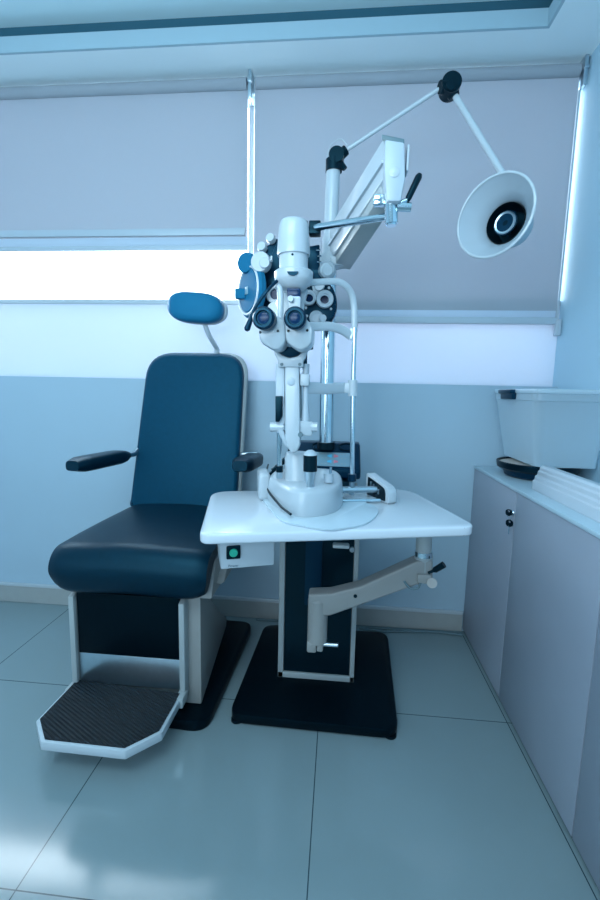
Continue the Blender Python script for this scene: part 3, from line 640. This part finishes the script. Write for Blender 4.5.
bm = B(); tube(bm, [P(306, 364, ys+.03), P(305.5, 400, ys+.03), P(305.5, 424, ys+.03)], [m_(3.6, ys), m_(2.8, ys), m_(5, ys)], 14); rr_ = obj('right_rod', bm, M['plastic'], sl_)
bm = B(); tube(bm, [P(305, 350, ys+.03), P(305, 366, ys+.03)], m_(2.3, ys), 12); obj('rod_tip', bm, M['navy'], rr_)
bm = B(); box(bm, P(305, 380, ys+.025), (m_(9, ys), .035, m_(12, ys)), .004); obj('rod_block', bm, M['white'], rr_)
bm = slab([(299.5, 374), (301, 374), (302, 418), (297.5, 418), (297.5, 416.5), (300, 416)], ys+.03, .01, .0005); obj('scale_strip', bm, M['cable'], rr_)
# cradle and rotating half disc
bm = slab([(273, 348), (277, 351), (283, 356), (290, 358), (298, 356), (304, 350), (307, 348), (305, 358), (303, 361), (303, 367), (278, 367), (278, 361), (275, 355)], ys-.005, .06, .003); cr = obj('cradle', bm, M['white'], sl_)
arc = [(290+15*math.cos(a), 343+14*math.sin(a)) for a in [PI*k/12 for k in range(13)]]
bm = slab(arc, ys+.0, .05, .002); obj('half_disc', bm, M['navy'], cr)
bm = slab([(303, 343), (313, 340), (313, 349), (303, 350)], ys+.03, .02, .002); obj('side_clip', bm, M['navy'], cr)
# microscope body: two rounded lobes
def lobe(pts, y0, d):
    q = [P(a, b, y0) for a, b in pts]; rp = rpoly([V((p.x, p.z)) for p in q], .018, 6)
    cxm = sum(p.x for p in rp)/len(rp); czm = sum(p.y for p in rp)/len(rp)
    bm = bmesh.new(); rr = []
    for yy, k in ((0, .86), (.006, .95), (.016, 1.0), (d-.01, 1.0), (d, .94)):
        rr.append([bm.verts.new((cxm+(p.x-cxm)*k, y0+yy, czm+(p.y-czm)*k)) for p in rp])
    for A, Q in zip(rr, rr[1:]):
        for j in range(len(A)): bm.faces.new((A[j], A[(j+1) % len(A)], Q[(j+1) % len(A)], Q[j]))
    bm.faces.new(rr[0]); bm.faces.new(rr[-1][::-1]); return bm
ym = 1.24
L1 = lobe([(257, 318), (262, 312), (284, 318), (286, 342), (280, 350), (272, 350), (259, 342)], ym, .085)
lb = obj('prism_housing', L1, M['white'], sl_); smooth(lb, 60)
L2 = lobe([(285, 342), (284, 320), (296, 314), (306, 318), (313.5, 326), (313, 342), (307, 349), (298, 351)], ym, .085)
lb2 = obj('prism_housing', L2, M['white'], sl_); smooth(lb2, 60)
bm = slab([(276, 322), (300, 322), (299, 346), (277, 346)], ym+.06, .09, .008); obj('microscope_body', bm, M['white'], sl_)
for hs, (px, py, r, ax) in ((lb, (267, 320.5, 11.5, (-.10, -1, -.02))), (lb2, (296, 320.5, 11.2, (-.02, -1, -.02)))):
    y = ym; o = P(px+1, py, y+.01); a = V(ax).normalized(); R = m_(r, y-.03)
    bm = B(); lathe(bm, [(R*.80, 0), (R*.80, .018), (R*.95, .022), (R*.97, .048), (R*.86, .052), (R*.80, .056), (R*.62, .056), (R*.55, .048), (0, .046)], o, a, 32)
    ey = label(obj('eyepiece', bm, M['navy'], hs), 'dark rubber rimmed eyepiece')
    bm = B(); lathe(bm, [(0, .0505), (R*.35, .0495), (R*.54, .047), (R*.54, .045), (0, .045)], o, a, 24); obj('eyepiece_lens', bm, M['glasslens'], ey)
    bm = B(); lathe(bm, [(R*.80, .010), (R*.90, .012), (R*.90, .020), (R*.80, .022)], o, a, 32); obj('eyepiece_ring', bm, M['navylt'], ey)
for hs, px, py in ((lb, 261, 333), (lb, 278.5, 331.5), (lb2, 289, 331.5), (lb2, 307.5, 331)):
    bm = B(); disc(bm, px, py, ym+.012, 1.4, .012, n=12); obj('housing_screw', bm, M['blackp'], hs)
# front stalk and mirror block
yt = 1.28
bm = B(); pts = smoothpath([P(276.5, 286, yt), P(279.5, 289, yt), P(280.5, 300, yt), P(280, 318, yt), P(281, 338, yt)])
tube(bm, pts, m_(3.2, yt), 14); obj('front_stalk', bm, M['white'], sl_)
bm = slab([(287.5, 296), (300.5, 296), (300.5, 309), (288.5, 309)], yt-.01, .04, .003); mbk = obj('mirror_block', bm, M['white'], sl_)
bm = slab([(286.5, 288), (300.5, 288), (300.5, 297), (287.5, 297)], yt, .03, .003); label(obj('mirror', bm, M['glasslens'], mbk), 'dark glass mirror')
bm = B(); disc(bm, 291, 299.5, yt-.015, 3, .014, n=16); obj('mirror_knob', bm, M['plastic'], mbk)
bm = B(); tube(bm, [P(294, 316, yt+.01), P(294, 306, yt+.01)], m_(4.6, yt), 16); obj('mirror_post', bm, M['chrome'], mbk)
# illumination tower
yl = 1.33
def ring_(px, py): return P(px, py, yl)
cxp = 293.6
bm = B(); tube(bm, [P(cxp, 256, yl), P(cxp, 254, yl), P(cxp, 238, yl), P(cxp+.2, 228, yl), P(cxp+.3, 224, yl), P(cxp+.4, 221.5, yl), P(cxp+.4, 220.5, yl)], [m_(15.2, yl), m_(15.6, yl), m_(14.8, yl), m_(14.0, yl), m_(13.4, yl), m_(12.2, yl), m_(9.5, yl)], 32)
tw = obj('lamp_tower', bm, M['white'], sl_); smooth(tw, 50)
bm = B(); tube(bm, [P(cxp+.4, 222, yl), P(cxp+.4, 218.6, yl), P(cxp+.4, 217.8, yl)], [m_(6.5, yl), m_(5.5, yl), m_(3, yl)], 24); obj('tower_cap', bm, M['white'], tw)
bm = B(); tube(bm, [P(cxp, 274, yl), P(cxp, 254, yl)], m_(13.6, yl), 32); md = obj('lamp_sleeve', bm, M['white'], tw)
bm = B(); disc(bm, 292.5, 254.5, yl-m_(13.3, yl), 1.1, .003, n=12); obj('sleeve_screw', bm, M['blackp'], md)
bm = B(); tube(bm, [P(cxp, 291, yl), P(cxp, 289, yl), P(cxp, 283, yl), P(cxp, 280, yl), P(cxp, 273, yl), P(cxp, 271.5, yl)], [m_(9, yl), m_(12, yl), m_(17, yl), m_(18.3, yl), m_(18.6, yl), m_(17.2, yl)], 32); fl = obj('tower_flange', bm, M['white'], sl_)
yf_ = yl-m_(18.4, yl); bm = slab([(cxp-1+5.5*math.cos(a), 271.3+4.2*math.sin(a)) for a in [PI*k/10 for k in range(11)]], yf_-.003, .012, .0); obj('filter_slot', bm, M['navy'], fl)
bm = slab([(281, 288), (308, 288), (305, 300), (302, 318), (300, 330), (283, 330)], yl+.03, .03, .006); obj('rear_arm', bm, M['white'], sl_)
# dark lever with tapered end
bm = B(); tube(bm, smoothpath([P(277, 281, 1.27), P(268, 290, 1.25), P(258, 303, 1.24), P(253, 312, 1.235), P(251, 317, 1.235)]), m_(1.7, 1.25), 10); lvv = label(obj('breath_lever', bm, M['navy'], sl_), 'thin dark blue lever with bulbous end')
bm = B(); tube(bm, [P(251.5, 316, 1.235), P(250, 321, 1.235), P(247, 329, 1.235), P(246, 331, 1.235)], [m_(1.8, 1.23), m_(2.6, 1.23), m_(3.2, 1.23), m_(1.5, 1.23)], 12); obj('lever_end', bm, M['navy'], lvv)
# head and chin rest frame on the far side
yh = 1.50
def flat(pts, w, h):
    """flat strap swept along pts; w = vertical width, h = thickness"""
    pts = [V(p) for p in pts]; bm = B(); rr = []
    for i, p in enumerate(pts):
        d = (pts[min(i+1, len(pts)-1)] - pts[max(i-1, 0)]).normalized(); s = V((0, 1, 0)); u = d.cross(s).normalized(); n = 12
        rr.append([bm.verts.new(p + u*(math.cos(2*PI*k/n)*w/2) + s*(math.sin(2*PI*k/n)*h/2)) for k in range(n)])
    for A, Q in zip(rr, rr[1:]):
        for j in range(12): bm.faces.new((A[j], A[(j+1) % 12], Q[(j+1) % 12], Q[j]))
    bm.faces.new(rr[0]); bm.faces.new(rr[-1][::-1]); return bm
yb2 = 1.42
bm = flat(smoothpath([P(304, 283, yb2-.04), P(320, 282, yb2-.01), P(337, 281.5, yb2+.03), P(346, 286, yb2+.05), P(351.5, 294, yb2+.07), P(354, 306, yb2+.08), P(354.3, 320, yb2+.08), P(354.3, 332, yb2+.08)]), m_(6, yh), .014)
fhb = label(obj('forehead_frame', bm, M['white'], sl_), 'curved white forehead frame')
bm = B(); tube(bm, [P(354.5, 328, yh), P(353.2, 385, yh), P(352, 479, yh)], m_(2.4, yh), 14); rod = label(obj('frame_rod', bm, M['chrome'], fhb), 'slim chrome upright')
bm = B(); tube(bm, [P(352, 474, yh), P(352, 481, yh)], m_(4.2, yh), 14); obj('rod_collar', bm, M['navy'], rod)
bm = flat(smoothpath([P(305, 327, ys+.05), P(316, 326.5, 1.42), P(330, 326.5, 1.45), P(342, 330, 1.48), P(351, 336, yh)]), m_(8.5, yh), .012); obj('chin_rest_arm', bm, M['white'], fhb)
bm = bx(P(351, 340, yh)-V((.004, .006, 0)), P(353, 329, yh)+V((.004, .006, 0)), .001); obj('arm_clip', bm, M['steel'], fhb)
bm = flat([P(309, 388, ys+.04), P(325, 389, 1.42), P(345, 388, yh)], m_(10, yh), .012); la = obj('lower_arm', bm, M['white'], fhb)
bm = B(); tube(bm, [P(352.7, 380, yh), P(352.7, 396, yh)], m_(4.6, yh), 16); box(bm, P(349, 388, yh), (m_(9, yh), .02, m_(10, yh)), .003); obj('rod_clamp', bm, M['white'], la)
# joining bracket to rail
bm = B(); a_ = P(352, 481, yh); tube(bm, [a_, V((a_.x, a_.y+.02, ZT+.02))], .010, 12); obj('rod_foot', bm, M['steel'], rod)
# dark cables behind the pedestal
bm = B(); tube(bm, smoothpath([P(272, 470, 1.5), P(280, 463, 1.5), P(288, 455, 1.5), P(291, 447, 1.5), P(296, 452, 1.5)]), .006, 8); tube(bm, smoothpath([P(266, 478, 1.5), P(278, 467, 1.51), P(290, 460, 1.52), P(300, 462, 1.52)]), .005, 8); obj('power_cable', bm, M['blackp'], sl_)

# ------------------------------------------------------------------ examination lamp
y1 = 1.68
lm = thing('examination_lamp', 'articulated examination lamp with round bell shade held on a jointed arm', 'lamp', P(334, 166, yP))
bm = B(); tube(bm, [P(333.8, 172, yP), P(334, 160, yP)], m_(7.6, yP), 20); c = P(336.5, 158, yP); tube(bm, [c+V((0, -.03, 0)), c+V((0, .03, 0))], .028, 20); tube(bm, [P(339, 160, yP), P(345, 169, yP)], .010, 8); tube(bm, [c, P(346, 150, yP)], [.022, .018], 14)
bj = label(obj('base_joint', bm, M['blackp'], lm), 'black swivel joint')
bm = B(); tube(bm, [P(342, 153, yP), P(441, 88, y1)], m_(1.8, yP), 12); obj('lower_arm', bm, M['white'], lm)
bm = B(); c = P(450, 87, y1); tube(bm, [c+V((0, -.028, 0)), c+V((0, .028, 0))], .033, 24); tube(bm, [P(440, 87, y1-.012), c], [.020, .028], 12); tube(bm, [c, P(454.5, 97, y1)], [.030, .018], 12); box(bm, P(451, 80, y1), (.05, .04, .02), .004)
ej = label(obj('elbow_joint', bm, M['blackp'], lm), 'black elbow joint')
bm = B(); lathe(bm, [(0, 0), (.016, 0), (.016, .006), (0, .008)], P(451, 86, y1-.028), (0, -1, 0)); obj('joint_cap', bm, M['blackp'], ej)
yk = 1.50
bm = B(); tube(bm, [P(454, 94, y1), P(505, 178, yk+.04)], m_(2.8, 1.6), 14); obj('upper_arm', bm, M['white'], lm)
rc_ = P(494, 216, 1.42); toc = (CAM - rc_).normalized()
# shade axis turned up and to the side away from the viewer
left = (-(R_) + U_*.62).normalized(); ax = (toc*math.cos(.62) + left*math.sin(.62)).normalized()
RR = m_(35.5, 1.42)
prof_o = [(.028, -.150), (.050, -.146), (.060, -.132), (.062, -.105), (.068, -.075), (.087, -.040), (RR*.93, -.014), (RR, 0), (RR*.985, .003)]
prof_i = [(RR*.955, .0), (RR*.93, -.006), (.082, -.036), (.063, -.070), (.057, -.105)]
bm = B(); lathe(bm, [(0, -.150)]+prof_o+prof_i, rc_, ax, 48); sh = label(obj('lamp_shade', bm, M['plastic'], lm), 'white bell shaped lamp shade'); smooth(sh, 50)
bm = B(); n = 48; e1 = ax.orthogonal().normalized(); e2 = ax.cross(e1); tube(bm, [rc_ + (e1*math.cos(2*PI*k/n)+e2*math.sin(2*PI*k/n))*RR*.985 for k in range(n+1)], .0045, 8, cap=False); obj('shade_rim', bm, M['white'], sh)
bm = B(); lathe(bm, [(.0585, -.070), (.056, -.105), (.045, -.125), (0, -.125)], rc_, ax, 32); rf = label(obj('inner_reflector', bm, M['blackp'], sh), 'black inner reflector')
bm = B(); lathe(bm, [(.012, -.12), (.020, -.10), (.034, -.080), (.036, -.072), (.030, -.068), (.014, -.070), (0, -.071)], rc_, ax, 32); blb = obj('bulb', bm, M['navy'], sh)
bm = B(); lathe(bm, [(.026, -.0685), (.031, -.067), (.0335, -.070), (.031, -.071)], rc_, ax, 32); obj('bulb_ring', bm, M['steel'], blb)
bm = B(); lathe(bm, [(0, -.066), (.011, -.066), (.012, -.070), (0, -.070)], rc_-U_*.004+R_*.006, ax, 20); obj('bulb_tip', bm, M['blackp'], blb)
s_ = ax.cross(V((0, 0, 1))).normalized()
bm = B(); back = rc_ - ax*.150; tube(bm, [back, back-ax*.02], .02); tube(bm, smoothpath([back-ax*.018, (back-ax*.03+P(505, 178, yk+.04))/2+V((0, .01, .0)), P(505, 178, yk+.04)]), .011); obj('shade_yoke', bm, M['white'], lm)

# ------------------------------------------------------------------ cabinets along the right wall
XC, ZK, ZTp = .665, .848, .862
def cabinet(y0, y1, lab, keys=False):
    t = thing('storage_cabinet', lab, 'cabinet', ((XC+XR)/2, (y0+y1)/2, 0), 'low grey cabinets on the right')
    obj('carcass', bx((XC+.020, y0+.001, .03), (XR-.004, y1-.001, ZK-.001)), M['cab'], t, sm=False)
    obj('plinth', bx((XC+.012, y0, 0), (XR-.03, y1, .03)), M['kick'], t, sm=False)
    d = obj('door', bx((XC, y0+.0015, .020), (XC+.018, y1-.0015, ZK-.0005), .0005), M['cab'], t)
    return t, d
cabs = [cabinet(1.636, 2.143, 'grey laminate cabinet nearest the window wall, with keys hanging in its door'), cabinet(1.087, 1.634, 'middle grey laminate cabinet, its door meeting the keyed cabinet at the lock'),
        cabinet(.54, 1.085, 'grey laminate cabinet farthest from the window wall, beyond the second door seam')]
d0 = cabs[0][1]
kc = P(513.5, 513, 1); kd = _ray(513.5, 513); kc = CAM + kd*(XC/kd.x)
bm = B(); lathe(bm, [(0, 0), (.010, 0), (.011, .003), (.009, .007), (0, .008)], kc, (-1, 0, 0), 20); lk = label(obj('lock', bm, M['chrome'], d0), 'chrome cam lock')
wt = bx((XC-.004, .54, ZK), (XR-.002, 2.143, ZTp), .003); wt = obj('worktop', wt, M['cabtop']); wt['label'] = 'pale worktop laid across the low grey cabinets'; wt['category'] = 'worktop'; recenter(wt)
# keys
kx = XC-.010
kt = thing('key_ring', 'two small black headed keys hanging from the cabinet lock', 'keys', (kx, kc.y, kc.z-.07))
def keyhead(c, r, tilt):
    pts = [V((math.cos(a)*r, math.sin(a)*r*.8)) for a in [2*PI*k/18 for k in range(18)]]
    bm = B(); n = 18
    d = V((-.35, -.93, 0)).normalized()*0+V((0, 0, 0))
    fw = V((-.85, -.52, 0)).normalized(); s = V((fw.y, -fw.x, 0)).normalized()*-1; u = V((0, 0, 1))
    out = [c + s*p.x + u*p.y - u*r*.35*(p.y < 0) for p in pts]; inn = [c + s*p.x*.45 + u*(p.y*.4+r*.25) for p in pts]
    for off in (0,):
        A = [bm.verts.new(p+fw*.003) for p in out]; Bq = [bm.verts.new(p+fw*.003) for p in inn]; C_ = [bm.verts.new(p-fw*.003) for p in out]; D = [bm.verts.new(p-fw*.003) for p in inn]
        for j in range(n):
            k = (j+1) % n
            bm.faces.new((A[j], A[k], Bq[k], Bq[j])); bm.faces.new((C_[j], D[j], D[k], C_[k])); bm.faces.new((A[j], C_[j], C_[k], A[k])); bm.faces.new((Bq[j], Bq[k], D[k], D[j]))
    return bm, s, u
c1 = CAM + _ray(509, 512)*((XC-.024)/_ray(509, 512).x); c2 = CAM + _ray(509.5, 522.5)*((XC-.022)/_ray(509.5, 522.5).x)
bm, s, u = keyhead(c1, .013, 0); k1 = obj('key_head', bm, M['blackp'], kt)
bm = B(); tube(bm, [c1+(kc-c1)*.35, kc+V((-.004, 0, 0))], .0035, 8); obj('key_blade', bm, M['chrome'], k1)
bm, s, u = keyhead(c2, .014, 0); k2 = obj('key_head', bm, M['blackp'], kt)
bm = B(); box(bm, c2-V((0, 0, .028)), (.002, .006, .034), .0005); tube(bm, [c2-V((0, 0, .012)), c2-V((0, 0, .018))], .004, 8); obj('key_blade', bm, M['chrome'], k2)
bm = B(); mid = (c1+c2)/2; n = 20
tube(bm, [mid + s*(.007*math.cos(2*PI*k/n)) + V((0, 0, 1))*(.014*math.sin(2*PI*k/n)) for k in range(n+1)], .0009, 6); obj('split_ring', bm, M['chrome'], kt)

# round tray under the box
tc_ = V((.845, 1.90)); tr = thing('round_tray', 'stacked black round tray with tan inlay under the clear storage box', 'tray', (tc_.x, tc_.y, ZTp))
bm = B(); lathe(bm, [(0, 0), (.115, 0), (.125, .006), (.134, .030), (0, .030)], (tc_.x, tc_.y, ZTp), n=48); obj('lower_tray', bm, M['navy'], tr)
bm = B(); lathe(bm, [(0, .030), (.146, .030), (.156, .038), (.160, .060), (.156, .064), (.150, .062), (.148, .054), (0, .054)], (tc_.x, tc_.y, ZTp), n=48); ut = obj('rim', bm, M['blackp'], tr)
bm = B(); lathe(bm, [(0, .054), (.146, .054), (.146, .0565), (0, .0565)], (tc_.x, tc_.y, ZTp), n=48); label(obj('inlay', bm, M['brown'], tr), 'tan and white tray inlay')
# storage box
zb0 = ZTp+.066
bxo = thing('storage_box', 'large clear plastic storage box with lid and dark clip on the worktop', 'storage box', (.9, 1.97, zb0))
def rr2(x0, x1, y0, y1, r): return rpoly([V((x0, y0)), V((x1, y0)), V((x1, y1)), V((x0, y1))], r, 6)
bot, top = rr2(.772, 1.004, 1.745, 2.10, .03), rr2(.722, 1.008, 1.69, 2.13, .04)
bm = bmesh.new()
levels = [(zb0, 0, 0), (zb0+.012, .02, .0), (zb0+.255, .93, 0), (zb0+.257, 1.0, .0), (zb0+.283, 1.0, .0)]
rr = []
for z, k, _ in levels: rr.append([bm.verts.new((a.x+(b.x-a.x)*k, a.y+(b.y-a.y)*k, z)) for a, b in zip(bot, top)])
for A, Q in zip(rr, rr[1:]):
    for j in range(len(A)): bm.faces.new((A[j], A[(j+1) % len(A)], Q[(j+1) % len(A)], Q[j]))
bm.faces.new(rr[0][::-1]); tub = label(obj('tub', bm, M['boxplastic'], bxo), 'translucent plastic tub')
bm = B(); prism(bm, [(p.x, p.y, zb0+.283) for p in rr2(.715, 1.010, 1.685, 2.135, .045)], (0, 0, .018), .006); label(obj('lid', bm, M['plateclear'], bxo), 'clear plastic lid')
bm = B(); box(bm, (.715, 1.93, zb0+.278), (.022, .13, .040), .006); box(bm, (.708, 1.93, zb0+.290), (.028, .14, .018), .006); label(obj('clip', bm, M['navy'], bxo), 'dark blue locking clip')
# white ridged profile
pf = [(.716, ZTp), (.717, ZTp+.034), (.722, ZTp+.038), (.723, ZTp+.050), (.730, ZTp+.055), (.731, ZTp+.068), (.737, ZTp+.073), (.738, ZTp+.084), (.745, ZTp+.090), (.768, ZTp+.090), (.772, ZTp+.084), (.772, ZTp)]
bm = B(); prism(bm, [(x, 1.635, z) for x, z in pf], (0, -.98, 0), .002)
wp = thing('window_profile', 'white ridged plastic profile lying along the worktop beside the storage box', 'plastic profile', (.76, 1.2, ZTp)); obj('extrusion', bm, M['tabletop'], wp)
bm = B()
for x, z in ((.728, .018), (.745, .036), (.748, .055), (.755, .073)): lathe(bm, [(.005, 0), (.005, .003), (.003, .003), (0, .001)], (x, 1.634, ZTp+z), (0, 1, 0), 12)
obj('end_hole', bm, M['cable'], wp)

# floor cable along the baseboard
bm = B(); tube(bm, smoothpath([V((.14, 2.10, .006)), V((.22, 2.085, .006)), V((.32, 2.09, .006)), V((.42, 2.105, .006)), V((.55, 2.11, .006)), V((.655, 2.10, .006))], 8), .006, 8)
tube(bm, smoothpath([V((-.40, 2.115, .006)), V((-.1, 2.118, .006)), V((.25, 2.112, .006)), V((.655, 2.122, .006))], 8), .005, 8)
cb = obj('floor_cable', bm, M['cable']); cb['label'] = 'thin grey power cable lying on the floor along the baseboard'; cb['category'] = 'cable'; recenter(cb)

# ------------------------------------------------------------------ light
w = bpy.data.worlds.new('world'); scene.world = w; w.use_nodes = True
nt = w.node_tree; bg = nt.nodes['Background']; bg.inputs[0].default_value = (.86, .94, 1, 1); bg.inputs[1].default_value = 7.0
def area(name, loc, target, sx, sy, power, c):
    l = bpy.data.lights.new(name, 'AREA'); l.shape = 'RECTANGLE'; l.size = sx; l.size_y = sy; l.energy = power; l.color = c
    o = bpy.data.objects.new(name, l); col.objects.link(o); o.location = loc
    o.rotation_euler = (V(target)-V(loc)).to_track_quat('-Z', 'Y').to_euler(); return o
area('window_light', (-1.4, YN+.03, 1.76), (-1.2, 0, .9), 1.9, .2, 16, (.80, .92, 1))
area('ceiling_fill', (-.6, -.3, 2.74), (-.6, .0, 0), 1.6, 1.0, 50, (.64, .87, 1))  # added fill from overhead, no fixture modelled
area('upward_fill', (-.6, .1, 1.75), (-.6, 1.2, 2.75), 1.2, .8, 16, (.66, .88, 1))  # added fill aimed upward to brighten tray and soffit
area('room_fill', (-.9, -1.7, 1.5), (-.1, 2, .7), 2.6, 1.4, 44, (.74, .89, 1))
scene.view_settings.view_transform = 'Standard'
scene.view_settings.look = 'None'
scene.view_settings.exposure = 0
scene.cycles.use_denoising = True
scene.cycles.max_bounces = 8
scene.cycles.transparent_max_bounces = 16
scene.cycles.sample_clamp_indirect = 4
